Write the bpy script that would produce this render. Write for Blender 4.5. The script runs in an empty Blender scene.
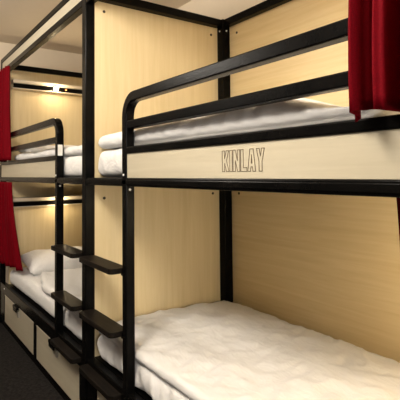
import bpy, bmesh, math, random
from mathutils import Vector, Matrix, noise
random.seed(4)
sc = bpy.context.scene
col = sc.collection
vs = sc.view_settings
vs.view_transform = 'Standard'; vs.look = 'None'; vs.gamma = 1.0; vs.use_curve_mapping = False
vs.exposure = 0.42

# ------------------------------------------------------------------ materials
def new_mat(name):
    m = bpy.data.materials.new(name); m.use_nodes = True
    nt = m.node_tree; b = nt.nodes['Principled BSDF']
    return m, nt, b

def texco(nt, scale=(1, 1, 1), rot=(0, 0, 0)):
    tc = nt.nodes.new('ShaderNodeTexCoord'); mp = nt.nodes.new('ShaderNodeMapping')
    mp.inputs['Scale'].default_value = scale; mp.inputs['Rotation'].default_value = rot
    nt.links.new(tc.outputs['Object'], mp.inputs['Vector'])
    return mp.outputs['Vector']

def noise_tex(nt, vec, scale, detail=4, rough=.5, dist=0):
    n = nt.nodes.new('ShaderNodeTexNoise'); nt.links.new(vec, n.inputs['Vector'])
    n.inputs['Scale'].default_value = scale; n.inputs['Detail'].default_value = detail
    n.inputs['Roughness'].default_value = rough; n.inputs['Distortion'].default_value = dist
    return n.outputs['Fac']

def ramp(nt, fac, stops):
    r = nt.nodes.new('ShaderNodeValToRGB'); nt.links.new(fac, r.inputs['Fac'])
    e = r.color_ramp.elements
    e[0].position, e[0].color = stops[0][0], (*stops[0][1], 1)
    e[1].position, e[1].color = stops[-1][0], (*stops[-1][1], 1)
    for p, c in stops[1:-1]:
        x = e.new(p); x.color = (*c, 1)
    return r.outputs['Color']

def bump(nt, b, fac, strength, dist):
    bp = nt.nodes.new('ShaderNodeBump'); bp.inputs['Strength'].default_value = strength
    bp.inputs['Distance'].default_value = dist
    nt.links.new(fac, bp.inputs['Height']); nt.links.new(bp.outputs['Normal'], b.inputs['Normal'])

def wood(name, grain, c0, c1, rough=.45):
    """pale laminate; grain = axis along which the figure runs"""
    m, nt, b = new_mat(name)
    s = {'x': (1.2, 22, 22), 'z': (22, 22, 1.2)}[grain]
    v = texco(nt, s)
    f = noise_tex(nt, v, 1.6, 5, .6, .6)
    c = ramp(nt, f, [(.3, c0), (.7, c1)])
    nt.links.new(c, b.inputs['Base Color'])
    b.inputs['Roughness'].default_value = rough
    b.inputs['Specular IOR Level'].default_value = .35
    return m

def black_metal():
    m, nt, b = new_mat('black_powder_coat')
    v = texco(nt)
    f = noise_tex(nt, v, 190, 3, .6)
    g = noise_tex(nt, v, 9, 4, .6)
    c = ramp(nt, g, [(.35, (.002, .002, .002)), (.75, (.005, .0045, .004))])
    nt.links.new(c, b.inputs['Base Color'])
    b.inputs['Roughness'].default_value = .24
    b.inputs['Specular IOR Level'].default_value = .06
    bump(nt, b, f, .3, .0015)
    return m

def step_mat():
    m, nt, b = new_mat('black_stained_tread')
    v = texco(nt, (3, 30, 30))
    f = noise_tex(nt, v, 2, 4, .6)
    c = ramp(nt, f, [(.3, (.004, .0035, .003)), (.75, (.017, .013, .010))])
    nt.links.new(c, b.inputs['Base Color']); b.inputs['Roughness'].default_value = .45; b.inputs['Specular IOR Level'].default_value = .06
    bump(nt, b, f, .2, .002)
    return m

def linen():
    m, nt, b = new_mat('white_cotton')
    v = texco(nt)
    f = noise_tex(nt, v, 9, 6, .62, .8)
    v2 = texco(nt, (5, 16, 8), (0, 0, .5))
    b.inputs['Base Color'].default_value = (.76, .75, .735, 1)
    b.inputs['Roughness'].default_value = .9
    b.inputs['Specular IOR Level'].default_value = .15
    b.inputs['Sheen Weight'].default_value = .15
    g = noise_tex(nt, v2, 1.6, 5, .6, 1.2)
    mx = nt.nodes.new('ShaderNodeMath'); mx.operation = 'ADD'
    nt.links.new(f, mx.inputs[0]); nt.links.new(g, mx.inputs[1])
    bump(nt, b, mx.outputs[0], .5, .012)
    return m

def velvet():
    m, nt, b = new_mat('crimson_curtain_cloth')
    v = texco(nt, (60, 60, 60))
    f = noise_tex(nt, v, 4, 3)
    c = ramp(nt, f, [(.3, (.115, .0004, .0035)), (.7, (.155, .0008, .0055))])
    nt.links.new(c, b.inputs['Base Color']); b.inputs['Roughness'].default_value = .75
    b.inputs['Specular IOR Level'].default_value = .06
    bump(nt, b, f, .1, .001)
    return m

def carpet():
    m, nt, b = new_mat('dark_carpet')
    v = texco(nt)
    f = noise_tex(nt, v, 45, 6, .75)
    c = ramp(nt, f, [(.35, (.006, .0055, .0055)), (.7, (.026, .023, .021))])
    nt.links.new(c, b.inputs['Base Color']); b.inputs['Roughness'].default_value = .95
    b.inputs['Specular IOR Level'].default_value = .1
    bump(nt, b, f, .6, .006)
    return m

def plaster(name, c):
    m, nt, b = new_mat(name)
    v = texco(nt)
    f = noise_tex(nt, v, 30, 4)
    cc = ramp(nt, f, [(.2, tuple(x*.97 for x in c)), (.8, c)])
    nt.links.new(cc, b.inputs['Base Color']); b.inputs['Roughness'].default_value = .85
    bump(nt, b, f, .05, .002)
    return m

def plain(name, c, rough=.5, metal=0, emit=None, es=0):
    m, nt, b = new_mat(name)
    b.inputs['Base Color'].default_value = (*c, 1)
    b.inputs['Roughness'].default_value = rough; b.inputs['Metallic'].default_value = metal
    if emit:
        b.inputs['Emission Color'].default_value = (*emit, 1); b.inputs['Emission Strength'].default_value = es
    return m

BLACK = black_metal(); TREAD = step_mat(); LINEN = linen(); RED = velvet()
PANEL_V = wood('golden_plywood_upright_grain', 'z', (.64, .52, .30), (.71, .59, .365))
PANEL_H = wood('golden_plywood_level_grain', 'x', (.66, .51, .27), (.75, .60, .35))
CREAM = wood('cream_laminate', 'x', (.46, .41, .30), (.52, .47, .355), .4)
FLOOR = carpet()
WALL = plaster('cream_wall_paint', (.70, .60, .46)); DARKWALL = plaster('dim_brown_wall_paint', (.07, .055, .045)); CEIL = plaster('ceiling_paint', (.74, .65, .53))
DARKSLAB = plain('dark_reflection_slab', (.03, .022, .018), .5); STEEL = plain('bright_steel', (.75, .74, .70), .4, .2)
HOLE = plain('dark_screw_hole', (.03, .018, .008), .6)
INK = plain('dark_brown_engraving', (.09, .06, .03), .7)
STICK = plain('white_paper_label', (.75, .73, .68), .6)
GREY = plain('grey_latch_metal', (.30, .28, .24), .4, .4)
LENS = plain('warm_lamp_lens', (1, .9, .7), .3, 0, (1, .80, .50), 60)
PILOT = plain('red_pilot_light', (1, .2, .05), .3, 0, (1, .22, .05), 5)
PALE = plain('pale_edge_band', (.70, .62, .50), .5)
CEILLAMP = plain('frosted_lamp_diffuser', (1, .95, .85), .5, 0, (1, .87, .70), 10)

# ------------------------------------------------------------------ helpers
def put(name, bm, mat, parent=None, smooth=False, kind=None):
    me = bpy.data.meshes.new(name)
    if parent is not None:
        off = parent.get('_off', (0, 0, 0))
        bmesh.ops.translate(bm, verts=bm.verts, vec=-Vector(off))
    bmesh.ops.recalc_face_normals(bm, faces=bm.faces)
    bm.to_mesh(me); bm.free()
    me.materials.append(mat)
    if smooth:
        for p in me.polygons: p.use_smooth = True
    o = bpy.data.objects.new(name, me); col.objects.link(o)
    if parent is not None:
        o.parent = parent; ORIG[o.name] = tuple(parent.get('_off', (0, 0, 0)))
        o['_off'] = parent.get('_off', (0, 0, 0))
    if kind: o['kind'] = kind
    return o
ORIG = {}

def B(bm, x0, x1, y0, y1, z0, z1, bev=0.0, seg=2):
    r = bmesh.ops.create_cube(bm, size=1)
    vv = r['verts']
    bmesh.ops.scale(bm, vec=(abs(x1-x0), abs(y1-y0), abs(z1-z0)), verts=vv)
    bmesh.ops.translate(bm, vec=((x0+x1)/2, (y0+y1)/2, (z0+z1)/2), verts=vv)
    if bev:
        ed = list({e for v in vv for e in v.link_edges})
        bmesh.ops.bevel(bm, geom=ed, offset=bev, segments=seg, profile=.5, affect='EDGES')
    return bm

def box(x0, x1, y0, y1, z0, z1, bev=0.003):
    return B(bmesh.new(), x0, x1, y0, y1, z0, z1, bev)

def cyl(c, axis, r, h, seg=14, bm=None):
    bm = bm or bmesh.new()
    rot = {'x': Matrix.Rotation(math.pi/2, 4, 'Y'), 'y': Matrix.Rotation(math.pi/2, 4, 'X'), 'z': Matrix.Identity(4)}[axis]
    bmesh.ops.create_cone(bm, cap_ends=True, segments=seg, radius1=r, radius2=r*.8, depth=h, matrix=Matrix.Translation(c) @ rot)
    return bm

def disc(c, axis, r, h, seg=12):
    bm = bmesh.new()
    rot = {'x': Matrix.Rotation(math.pi/2, 4, 'Y'), 'y': Matrix.Rotation(math.pi/2, 4, 'X'), 'z': Matrix.Identity(4)}[axis]
    bmesh.ops.create_cone(bm, cap_ends=True, segments=seg, radius1=r, radius2=r, depth=h, matrix=Matrix.Translation(c) @ rot)
    return bm

def empty(name, loc):
    o = bpy.data.objects.new(name, None); o.empty_display_size = .1
    col.objects.link(o); o.location = loc; o['_off'] = tuple(loc)
    return o

def tag(o, label, cat, group=None):
    o['label'] = label; o['category'] = cat
    if group: o['group'] = group
    return o

def sweep_xz(path, y0, y1, half, r=.005):
    """square tube swept along a path lying in an x/z plane; mitred, slightly rounded section"""
    bm = bmesh.new()
    n = len(path); rings = []
    yc, hy = (y0+y1)/2, (y1-y0)/2
    sec = []
    for sx, sy in ((1, 1), (-1, 1), (-1, -1), (1, -1)):
        a0 = math.atan2(sy, sx)
        for k in (-1, 0, 1):
            a = a0 + k*math.pi/4
            sec.append((sx*(half-r)+r*math.cos(a), sy*(hy-r)+r*math.sin(a)))
    for i, (x, z) in enumerate(path):
        a = path[max(i-1, 0)]; b = path[min(i+1, n-1)]
        t = Vector((b[0]-a[0], b[1]-a[1])).normalized(); nr = Vector((-t.y, t.x))
        rings.append([bm.verts.new((x+nr.x*u, yc+v, z+nr.y*u)) for u, v in sec])
    m = len(sec)
    for i in range(n-1):
        for k in range(m):
            bm.faces.new((rings[i][k], rings[i][(k+1) % m], rings[i+1][(k+1) % m], rings[i+1][k]))
    bm.faces.new(rings[0]); bm.faces.new(rings[-1][::-1])
    return bm

# ------------------------------------------------------------------ the room
def struct(name, bm, mat):
    return put(name, bm, mat, kind='structure')
RX0, RX1, RY0, RY1, RZ = -4.62, 2.4, -1.75, 1.0, 2.62
struct('floor', box(RX0-.1, RX1+.1, RY0-.1, RY1+.1, -.06, 0, 0), FLOOR)
struct('ceiling', box(RX0-.1, RX1+.1, RY0-.1, RY1+.1, RZ, RZ+.06, 0), CEIL)
struct('wall_left', box(RX0-.1, RX0, RY0-.1, RY1+.1, 0, RZ, 0), WALL)
struct('wall_right', box(RX1, RX1+.1, RY0-.1, RY1+.1, 0, RZ, 0), WALL)
struct('wall_back', box(RX0, RX1, RY1, RY1+.1, 0, RZ, 0), WALL)
struct('wall_front', box(RX0, RX1, RY0-.1, RY0, 0, RZ, 0), DARKWALL)

d = struct('added_dark_slab', box(RX0, RX0+.045, -1.60, -.62, .005, 2.08, .004), DARKSLAB)  # added out-of-view dark slab; keeps reflections in the black frames dark
h = put('added_slab_handle', cyl((RX0+.075, -.70, 1.02), 'y', .010, .12), STEEL, d)
# ------------------------------------------------------------------ bunk bed
YB = .955           # rear plane (face of the rear panel)
LETTERS = {
 'K': [[(0,0),(0,1),(.17,1),(.17,.62),(.29,1),(.47,1),(.31,.52),(.48,0),(.30,0),(.17,.40),(.17,0)]],
 'I': [[(0,0),(0,1),(.17,1),(.17,0)]],
 'N': [[(0,0),(0,1),(.16,1),(.30,.5),(.30,1),(.46,1),(.46,0),(.31,0),(.16,.5),(.16,0)]],
 'L': [[(0,0),(0,1),(.17,1),(.17,.17),(.40,.17),(.40,0)]],
 'A': [[(0,0),(.14,1),(.35,1),(.49,0),(.32,0),(.29,.2),(.20,.2),(.17,0)], [(.215,.36),(.245,.74),(.275,.36)]],
 'Y': [[(0,1),(.17,1),(.24,.66),(.31,1),(.48,1),(.33,.42),(.33,0),(.15,0),(.15,.42)]],
}
def lettering(x0, z0, w, h, y):
    bm = bmesh.new(); cur = 0; items = []
    for ch in 'KINLAY':
        items.append((ch, cur)); cur += max(p[0] for p in LETTERS[ch][0]) + .06
    cur -= .06
    sx = w/cur
    for ch, off in items:
        for poly in LETTERS[ch]:
            for i, a in enumerate(poly):
                b = poly[(i+1) % len(poly)]
                ax, az = x0+(a[0]+off)*sx, z0+a[1]*h; bx_, bz = x0+(b[0]+off)*sx, z0+b[1]*h
                d = Vector((bx_-ax, bz-az)); L = d.length; ang = math.atan2(d.y, d.x)
                r = bmesh.ops.create_cube(bm, size=1, matrix=Matrix.Translation(((ax+bx_)/2, y, (az+bz)/2)) @ Matrix.Rotation(-ang, 4, 'Y') @ Matrix.Diagonal((L+.0016, .0012, .0019, 1)))
    return bm

def bunk(name, label, xo, d, L, lad, wide_post, logo, LF):
    """xo: inner face of the ladder-end post; d: +1 runs to +x; L: inner length; lad: distance to ladder upright"""
    root = empty(name, (xo + d*L/2, .47, 0))
    tag(root, label, 'bunk bed', 'bunk beds in the row')
    X = lambda s: xo + d*s
    def bx(s0, s1, y0, y1, z0, z1, bev=.003):
        a, b = X(s0), X(s1)
        return box(min(a, b), max(a, b), y0, y1, z0, z1, bev)
    P = lambda n, bm, m=BLACK: put(n, bm, m, root)
    # corner posts
    if wide_post:
        P('post', bx(-.055, 0, 0, .055, 0, 2.385, .004))
    P('post', bx(0, .06, YB-.06, YB, 0, 2.315, .004))
    P('post', bx(LF, LF+.05, 0, .05, 0, 2.385, .004))
    P('post', bx(L-.05, L+.01, YB-.06, YB, 0, 2.315, .004))
    # ladder upright bending into the top guard rail
    tw = .043; h = tw/2; R = .085
    s0 = lad + h; ztop = 1.660
    path = [(X(s0), .300), (X(s0), .6), (X(s0), ztop-R)]
    for k in range(1, 8):
        a = math.pi/2*k/8
        path.append((X(s0 + R*(1-math.cos(a))), ztop-R+R*math.sin(a)))
    path += [(X(s0+R), ztop), (X(L*.6), ztop), (X(LF+.002), ztop)]
    if d < 0: path = path
    P('guard_rail', sweep_xz(path, 0, tw, h))
    P('guard_rail', bx(lad+tw, LF, .002, tw-.002, 1.519, 1.557, .005))
    P('guard_rail', bx(lad+tw, LF, .000, tw, 1.409, 1.440, .005))
    # side board below the guard rails
    sb = P('side_board', bx(lad+tw, LF, .006, .024, 1.302, 1.409, .001), CREAM)
    if logo:
        put('lettering', lettering(-1.113, 1.324, .193, .066, .0056), INK, sb)
    # upper frame rails
    bm = bx(-.0, LF, .004, .05, 1.264, 1.302, .004)
    a, b = X(0), X(LF)
    B(bm, min(a, b), max(a, b), 0, .02, 1.2715, 1.2945, .003)
    P('bed_rail', bm)
    P('bed_rail', bx(.06, L-.05, YB-.045, YB-.005, 1.264, 1.302))
    P('bed_base', bx(.002, L-.002, .05, YB-.062, 1.27, 1.298, .001), BLACK)
    # lower frame rails
    P('bed_rail', bx(0, LF, .004, .043, .285, .365, .005))
    P('bed_base', bx(.002, L-.002, .05, YB-.062, .33, .358, .001), BLACK)
    P('plinth', bx(0, LF, .012, .05, 0, .045, .002))
    # top frame: two tubes with a cream fascia board between
    P('top_rail', bx(0, LF, 0, tw, 2.240, 2.280, .004))
    P('top_rail', bx(0, LF, 0, tw, 2.345, 2.385, .004))
    P('fascia_board', bx(0, LF, .006, .024, 2.280, 2.345, .001), CREAM)
    P('top_rail', bx(.06, L-.05, YB-.045, YB, 2.269, 2.315, .004))
    P('top_rail', bx(0, .045, .05, YB-.06, 2.269, 2.315, .004))
    P('top_rail', bx(L-.04, L+.005, .05, YB-.06, 2.269, 2.315, .004))
    # plywood panels
    P('rear_panel', bx(-.02, L+.03, YB, YB+.018, .05, 2.30, .001), PANEL_H)
    if wide_post:
        P('end_panel', bx(-.018, 0, .05, YB, .05, 2.268, .001), PANEL_V)
    P('end_panel', bx(L-.018+.0, L, .05, YB-.06, .05, 2.268, .001), PANEL_V)
    # ladder treads
    for z in (.895, .615, .340):
        bm = bmesh.new()
        a, b = sorted((X(.016), X(lad-.020)))
        y0, y1 = -.048, .043; r = .024
        pts = []
        for cx, cy, a0 in ((b-r, y0+r, -90), (b-r, y1-r, 0), (a+r, y1-r, 90), (a+r, y0+r, 180)):
            for k in range(5):
                t = math.radians(a0+k*22.5); pts.append((cx+r*math.cos(t), cy+r*math.sin(t)))
        lo = [bm.verts.new((x, y, z-.024)) for x, y in pts]; hi = [bm.verts.new((x, y, z)) for x, y in pts]
        bm.faces.new(lo[::-1]); bm.faces.new(hi); n = len(pts)
        es = []
        for i in range(n):
            f = bm.faces.new((lo[i], lo[(i+1) % n], hi[(i+1) % n], hi[i]))
        ed = [e for e in bm.edges if (e.verts[0].co.z > z-.001 and e.verts[1].co.z > z-.001)]
        bmesh.ops.bevel(bm, geom=ed, offset=.003, segments=2, affect='EDGES', profile=.5)
        st = P('ladder_step', bm, TREAD)
        for s in ((-.002, .016), (lad-.030, lad+.001)):
            bk = bmesh.new(); u, v = sorted((X(s[0]), X(s[1]))); B(bk, u, v, .008, .032, z-.034, z-.006, .002)
            put('bracket', bk, BLACK, st)
    # drawers under the lower bed
    for s0_, s1_ in ((.052 if not wide_post else .13, .875), (.94, 1.845)):
        dr = P('drawer', bx(s0_, s1_, .010, .028, .052, .276, .0015), CREAM)
        a, b = sorted((X(s0_), X(s1_)))
        put('edge_band', box(a+.002, b-.002, .007, .012, .2765, .2815, 0), PALE, dr)
        body = bmesh.new()
        B(body, a+.01, b-.01, .028, .75, .06, .24, .002)
        put('drawer_box', body, CREAM, dr)
        m = (a+b)/2 - .02
        hb = bmesh.new()
        B(hb, m-.058, m+.058, -.014, .012, .268, .290, .004)
        B(hb, m-.050, m+.050, -.014, -.004, .246, .282, .005)
        put('handle', hb, BLACK, dr)
        put('latch', box(m+.050, m+.072, -.002, .012, .212, .250, .002), GREY, dr)
    P('divider', bx(.875, .94, .006, .05, .045, .285, .002))
    P('divider', bx(1.845, LF, .006, .05, .045, .285, .002))
    if wide_post: P('divider', bx(0, .13, .006, .05, .045, .285, .002))
    else: P('divider', bx(0, .052, .006, .05, .045, .285, .002))
    # bolts (bright heads) and countersunk screws in the panels
    def bolt(c, ax, r=.0065, m=STEEL): put('bolt', cyl(c, ax, r, .005, 10), m, root)
    for z in (2.240, 2.280):
        bolt((X(.062), YB-.03, z), 'x', .0055); bolt((X(.03), YB-.062, z), 'y', .0055)
    bolt((X(lad+.02), -.001, 1.315), 'y', .006); bolt((X(lad+tw+.001) if d > 0 else X(lad-.001), .019, 1.250), 'x', .006)
    bolt((X(L-.06), .003, .335), 'y', .007)
    for z in (2.216, 1.190):
        for y in (.105, .845):
            put('screw', disc((X(.001), y, z), 'x', .008, .004), HOLE, root)
        for s in (.13, 1.8):
            put('screw', disc((X(s), YB-.001, z), 'y', .008, .004), HOLE, root)
    # head-end shelves with a dark service rail, lamp and pilot light
    for z, yl in ((2.17, .425), (1.118, .462)):
        lit = True
        sh = P('shelf', bx(L-.10, L-.018, .055, YB-.06, z-.034, z, .001), CREAM)
        put('edge_band', bx(L-.103, L-.10, .055, YB-.06, z-.028, z-.003, 0), PALE, sh)
        P('service_rail', bx(L-.105, L-.075, .06, YB-.062, z-.074, z-.036, .004))
        put('edge_band', bx(L-.10, L-.018, .055, YB-.06, z-.082, z-.076, 0), PALE, sh)
        lx = X(L-.106)
        lm = P('reading_lamp', cyl((X(L-.113), yl, z-.055), 'x', .024, .016, 20))
        if lit:
            put('lamp_lens', disc((X(L-.1225), yl, z-.055), 'x', .019, .004, 20), LENS, lm)
            if z > 2: put('pilot_light', disc((X(L-.107), yl+.10, z-.054), 'x', .006, .006, 12), PILOT, lm)
    return root

near = bunk('bunk_bed', 'nearer black steel bunk bed at right with outlined lettering on its cream side board', -2.27, 1, 1.965, .436, True, True, 1.965)
far = bunk('bunk_bed', 'farther black steel bunk bed at left with a lit reading lamp over its top bunk', -2.325, -1, 1.900, .416, False, False, 2.007)
put('sticker', box(-2.7415, -2.7405, .004, .034, 1.437, 1.505, 0), STICK, far)
# ------------------------------------------------------------------ soft furnishings
def soft(x0, x1, y0, y1, z0, z1, r, disp=None, step=.022, flat_bottom=True, seg=None):
    """rounded cushion-like slab; disp(p, n) returns a displacement vector"""
    bm = bmesh.new()
    nx = max(4, int((x1-x0)/step)); ny = max(4, int((y1-y0)/step)); nz = max(5, int((z1-z0)/.018))
    vid = {}
    def V(i, j, k):
        key = (i, j, k)
        if key in vid: return vid[key]
        p = Vector((x0+(x1-x0)*i/nx, y0+(y1-y0)*j/ny, z0+(z1-z0)*k/nz))
        rz = min(r, (z1-z0)/2-.001)
        c = Vector((min(max(p.x, x0+r), x1-r), min(max(p.y, y0+r), y1-r), min(max(p.z, z0+rz), z1-rz)))
        e = p-c
        e2 = Vector((e.x/r, e.y/r, e.z/rz))
        # cube-to-sphere mapping keeps the grid even
        m = max(abs(e2.x), abs(e2.y), abs(e2.z))
        if m > 1e-6 and e2.length > 1e-6:
            u = e2.normalized()*m
            q = c+Vector((u.x*r, u.y*r, u.z*rz)); n = u.normalized()
        else:
            q = p; n = Vector((0, 0, 1))
        if disp: q = q + disp(q, n, p)
        vid[key] = bm.verts.new(q); return vid[key]
    def quad(a, b, c, d): bm.faces.new((V(*a), V(*b), V(*c), V(*d)))
    for i in range(nx):
        for j in range(ny):
            quad((i, j, 0), (i, j+1, 0), (i+1, j+1, 0), (i+1, j, 0)); quad((i, j, nz), (i+1, j, nz), (i+1, j+1, nz), (i, j+1, nz))
    for i in range(nx):
        for k in range(nz):
            quad((i, 0, k), (i+1, 0, k), (i+1, 0, k+1), (i, 0, k+1)); quad((i, ny, k), (i, ny, k+1), (i+1, ny, k+1), (i+1, ny, k))
    for j in range(ny):
        for k in range(nz):
            quad((0, j, k), (0, j, k+1), (0, j+1, k+1), (0, j+1, k)); quad((nx, j, k), (nx, j+1, k), (nx, j+1, k+1), (nx, j, k+1))
    return bm

def ridged(v): return 1-abs(noise.noise(v))*2
def cloth_disp(seed, amp, zbase, folds=0.0, ang=.6, top=True):
    ca, sa = math.cos(ang), math.sin(ang)
    def f(q, n, p):
        w = 1.0
        if q.z < zbase+.02: w = max(0, (q.z-zbase)/.02)
        u, v = q.x*ca+q.y*sa, -q.x*sa+q.y*ca
        a = noise.noise(Vector((q.x*2.6+seed, q.y*2.6, q.z*3)))*amp
        b = ridged(Vector((u*2.5+seed, v*11, q.z*5)))*amp*.45
        c = noise.noise(Vector((u*7+seed, v*16, q.z*9)))*amp*.3
        s = 0
        if folds and n.y < -.3:
            s = math.sin(q.x*70+q.z*38+2*noise.noise(Vector((q.x*5, seed, 0))))*folds*min(1, -n.y)
        return n*(a+b+c)*w + Vector((0, -1, 0))*s*w
    return f
def place(name, bm, mat, label, cat, group=None, loc=None):
    """top-level single mesh with its origin at its base"""
    xs = [v.co for v in bm.verts]
    lo = Vector((min(c.x for c in xs), min(c.y for c in xs), min(c.z for c in xs))); hi = Vector((max(c.x for c in xs), max(c.y for c in xs), 0))
    o_ = Vector(((lo.x+hi.x)/2, (lo.y+hi.y)/2, lo.z))
    bmesh.ops.translate(bm, verts=bm.verts, vec=-o_)
    o = put(name, bm, mat, smooth=True); o.location = o_; o['_off'] = tuple(o_)
    return tag(o, label, cat, group)

# mattresses
GM = 'mattresses in the bunks'
YM = .888
place('mattress', soft(-2.262, -.34, .052, YM, 1.304, 1.446, .050, cloth_disp(1, .010, 1.31, .003), .02), LINEN,
      'white sheeted mattress on the top bunk of the nearer bed, under a folded duvet', 'mattress', GM)
def d_mat(q, n, p):
    v = cloth_disp(2, .010, .37, .0045, .5)(q, n, p)
    if n.y < -.2: v.y += -.012*min(1, max(0, (.50-q.z)/.12)) + .006*math.sin(q.x*24+q.z*30)
    return v
place('mattress', soft(-2.25, -.36, .056, YM, .367, .486, .045, d_mat, .014), LINEN,
      'white mattress with a pleated sheet side on the bottom bunk of the nearer bed', 'mattress', GM)
place('mattress', soft(-4.19, -2.36, .050, YM, 1.300, 1.435, .045, cloth_disp(3, .004, 1.30, .003), .03), LINEN,
      'white sheeted mattress on the top bunk of the farther bed, beside the white sticker', 'mattress', GM)
place('mattress', soft(-4.19, -2.36, .047, YM, .367, .500, .045, cloth_disp(4, .005, .36, .002), .03), LINEN,
      'white sheeted mattress above the two drawers at left, on the farther bottom bunk', 'mattress', GM)

# near upper duvet: draped lower layer and folded layer on top
def d_up(q, n, p):
    v = cloth_disp(15, .007, 1.455, .002)(q, n, p)
    w = max(0, n.z)
    v.z += w*(.020*math.exp(-((q.x+1.0)/.28)**2) - .080*min(1, max(0, (q.x+.90)/.30)))
    v.z += w*(.014*math.exp(-((q.y-.12)/.09)**2) - .020*min(1, max(0, (q.y-.22)/.2)))
    v.z -= w*.014*math.exp(-((q.x+1.03)/.02)**2)
    v.z -= w*.016*math.exp(-((q.x+1.93)/.025)**2)
    v.y += .008*math.exp(-((q.x+1.93)/.03)**2)
    return v
place('duvet', soft(-2.232, -.605, .050, .86, 1.452, 1.512, .030, d_up, .016), LINEN,
      'white folded duvet lying on the nearer top bunk behind the lettered board', 'duvet', 'duvets on the bunks')
# near lower duvet
def d_low(q, n, p):
    v = cloth_disp(21, .010, .492, .001, .55)(q, n, p)
    w = max(0, n.z)
    v.z += w*.010*math.exp(-((q.x+1.9)/.25)**2-((q.y-.6)/.25)**2)
    v.z += w*.009*ridged(Vector((q.x*6+q.y*3, q.y*5-q.x*2, 3.3)))
    v.z += w*.007*ridged(Vector((q.x*16+q.y*5, q.y*9-q.x*3, 1.3)))
    return v
place('duvet', soft(-2.225, -.36, .050, .893, .490, .522, .018, d_low, .012), LINEN,
      'large rumpled white duvet spread over the bottom bunk in the foreground', 'duvet', 'duvets on the bunks')

# far duvets
def d_f(seed, zb):
    return cloth_disp(seed, .012, zb, .003)
place('duvet', soft(-4.02, -2.40, .045, .86, 1.436, 1.492, .027, d_f(31, 1.43), .022), LINEN,
      'white duvet folded on the farther top bunk, seen beside the tall shared post', 'duvet', 'duvets on the bunks')
def d_fl(q, n, p):
    v = cloth_disp(36, .010, .49, .002)(q, n, p)
    if q.x < -3.2: v.y += .12*min(1, (-3.2-q.x)/.4)*(1 if q.y < .4 else 0)*(1-q.y/.4)
    return v
place('duvet', soft(-3.58, -2.38, .045, .86, .500, .560, .028, d_fl, .022), LINEN,
      'white duvet with a turned-back edge on the farther bottom bunk, in front of a pillow', 'duvet', 'duvets on the bunks')

def pillow(cx, cy, z, lx, ly, h, rot, label, seed):
    bm = bmesh.new(); n = 22; top = {}; bot = {}
    for i in range(n+1):
        for j in range(n+1):
            u, v = -1+2*i/n, -1+2*j/n
            e = (max(0, 1-u**4)*max(0, 1-v**4))**.45
            cx_ = 1-.08*(1-abs(v)**2)*0 - .06*(1-v*v)*(abs(u)**3)*-1*0
            x, y = u*lx/2*(1-.06*(1-v*v)*abs(u)), v*ly/2*(1-.06*(1-u*u)*abs(v))
            w = noise.noise(Vector((x*7+seed, y*7, 0)))*.012*e + ridged(Vector((x*9, y*4+seed, 1)))*.006*e
            tz = h*.40+h*.6*e+w; bz = h*.40-h*.40*min(1, e*1.3)
            top[i, j] = bm.verts.new((x, y, tz))
            edge = i in (0, n) or j in (0, n)
            bot[i, j] = top[i, j] if edge else bm.verts.new((x, y, bz))
    for i in range(n):
        for j in range(n):
            bm.faces.new((top[i, j], top[i+1, j], top[i+1, j+1], top[i, j+1]))
            f = (bot[i, j], bot[i, j+1], bot[i+1, j+1], bot[i+1, j])
            if len(set(f)) == 4 and any(v not in top.values() for v in f): bm.faces.new(f)
    o = put('pillow', bm, LINEN, smooth=True)
    o.location = (cx, cy, z); o.rotation_euler = rot
    return tag(o, label, 'pillow', 'pillows at the head of the farther bed')
pillow(-3.93, .44, .512, .42, .68, .13, (0, math.radians(10), 0), 'plump white pillow on the farther bottom bunk beside the red curtain', 2)
pillow(-3.97, .44, 1.50, .40, .66, .075, (0, 0, 0), 'flat white pillow at the far head of the farther top bunk', 7)

# ------------------------------------------------------------------ curtains
def curtain(x0, x1, z0, z1, yc, nf, amp, label, flare=0.0, inward=0.0, seed=0, tip=0, lean=0):
    bm = bmesh.new(); nu, nv = nf*14, 26; F = []; K = []
    for a in range(nu+1):
        rf, rk = [], []
        for b in range(nv+1):
            u, v = a/nu, b/nv
            ph = u*nf*2*math.pi + .6*math.sin(v*2+seed)*u + seed + 1.1*noise.noise(Vector((u*4, v*1.2, seed)))
            A = amp*(.55+.45*v)
            x = x0+(x1-x0)*u + flare*v*v*u + lean*v + .006*math.sin(v*5+seed)
            y = yc + A*math.sin(ph) + A*.35*math.sin(2.3*ph+1) + inward*v**1.5*u 
            z = z1-(z1-z0)*v - (.006*math.sin(ph*.5+1)*v**6) + (-tip*math.exp(-(u/.04)**2) if v > .999 else 0)
            rf.append(bm.verts.new((x, y, z))); rk.append(bm.verts.new((x, y+.004, z)))
        F.append(rf); K.append(rk)
    for a in range(nu):
        for b in range(nv):
            bm.faces.new((F[a][b], F[a+1][b], F[a+1][b+1], F[a][b+1])); bm.faces.new((K[a][b], K[a][b+1], K[a+1][b+1], K[a+1][b]))
        bm.faces.new((F[a][0], K[a][0], K[a+1][0], F[a+1][0])); bm.faces.new((F[a][nv], F[a+1][nv], K[a+1][nv], K[a][nv]))
    for b in range(nv):
        bm.faces.new((F[0][b], F[0][b+1], K[0][b+1], K[0][b])); bm.faces.new((F[nu][b], K[nu][b], K[nu][b+1], F[nu][b+1]))
    return place('curtain', bm, RED, label, 'curtain', 'red privacy curtains')
curtain(-.597, -.16, 1.446, 2.238, -.046, 8, .030, 'bright red pleated curtain hanging over the guard rails at the right edge', seed=.4, tip=.010)
curtain(-.580, -.30, .62, 1.262, .085, 3, .012, 'narrow strip of dark red curtain beneath the lettered board at far right', seed=1.2, lean=.03)
curtain(-4.40, -3.92, 1.447, 2.238, -.034, 6, .026, 'deep red curtain hanging in front of the farther top bunk at left', seed=2.0)
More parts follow.
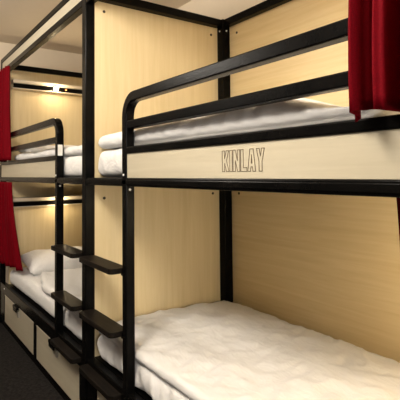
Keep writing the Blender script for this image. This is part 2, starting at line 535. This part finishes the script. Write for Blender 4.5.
curtain(-4.42, -3.80, .552, 1.262, -.030, 6, .018, 'red curtain brushing the sheet of the farther bottom bunk at left', flare=.03, inward=.07, seed=2.9)

# ------------------------------------------------------------------ lights
def area(name, loc, rot, size, size_y, power, color):
    l = bpy.data.lights.new(name, 'AREA'); l.shape = 'RECTANGLE'; l.size = size; l.size_y = size_y
    l.energy = power; l.color = color
    o = bpy.data.objects.new(name, l); o.location = loc; o.rotation_euler = rot; col.objects.link(o); return o
def point(name, loc, power, color, r=.03):
    l = bpy.data.lights.new(name, 'POINT'); l.energy = power; l.color = color; l.shadow_soft_size = r
    o = bpy.data.objects.new(name, l); o.location = loc; col.objects.link(o); return o
WARM = (1, .92, .81)
point('ceiling_light', (-1.0, -.95, 2.40), 84, WARM, .24)
point('ceiling_light', (-3.1, -1.3, 2.40), 52, WARM, .24)
# added area fill by the right wall, standing in for daylight; no window built
area('added_side_fill', (2.37, -.9, 1.5), (0, math.radians(90), 0), 1.5, 1.4, 45, (1, .96, .90))
# reading lamps at the head of each bunk
point('reading_light', (-4.08, .425, 2.105), 2.4, (1, .78, .48), .02)
point('reading_light', (-.45, .445, 2.105), 5.5, (1, .78, .48), .02)
point('reading_light', (-4.08, .462, 1.052), 2.2, (1, .78, .48), .02)
point('reading_light', (-.45, .445, 1.05), 12, (1, .84, .60), .02)

w = bpy.data.worlds.new('world'); sc.world = w; w.use_nodes = True
w.node_tree.nodes['Background'].inputs[0].default_value = (1, .9, .75, 1)
w.node_tree.nodes['Background'].inputs[1].default_value = .02

# ------------------------------------------------------------------ camera
cam = bpy.data.cameras.new('camera'); co = bpy.data.objects.new('camera', cam); col.objects.link(co)
f, yaw, pit, roll, sy = 444.245, math.radians(54.3536), math.radians(2.38575), math.radians(-.58089), -45.38
cam.sensor_width = 36; cam.lens = f/400*36; cam.shift_y = sy/400; cam.clip_start = .02
Fw = Vector((-math.sin(yaw)*math.cos(pit), math.cos(yaw)*math.cos(pit), math.sin(pit)))
Rt = Vector((math.cos(yaw), math.sin(yaw), 0)); Up = Rt.cross(Fw)
R2 = Rt*math.cos(roll)+Up*math.sin(roll); U2 = R2.cross(Fw)
M = Matrix((R2, U2, -Fw)).transposed().to_4x4(); M.translation = Vector((0, -.88, 1.32))
co.matrix_world = M
sc.camera = co

for o in list(bpy.data.objects):
    if '_off' in o: del o['_off']
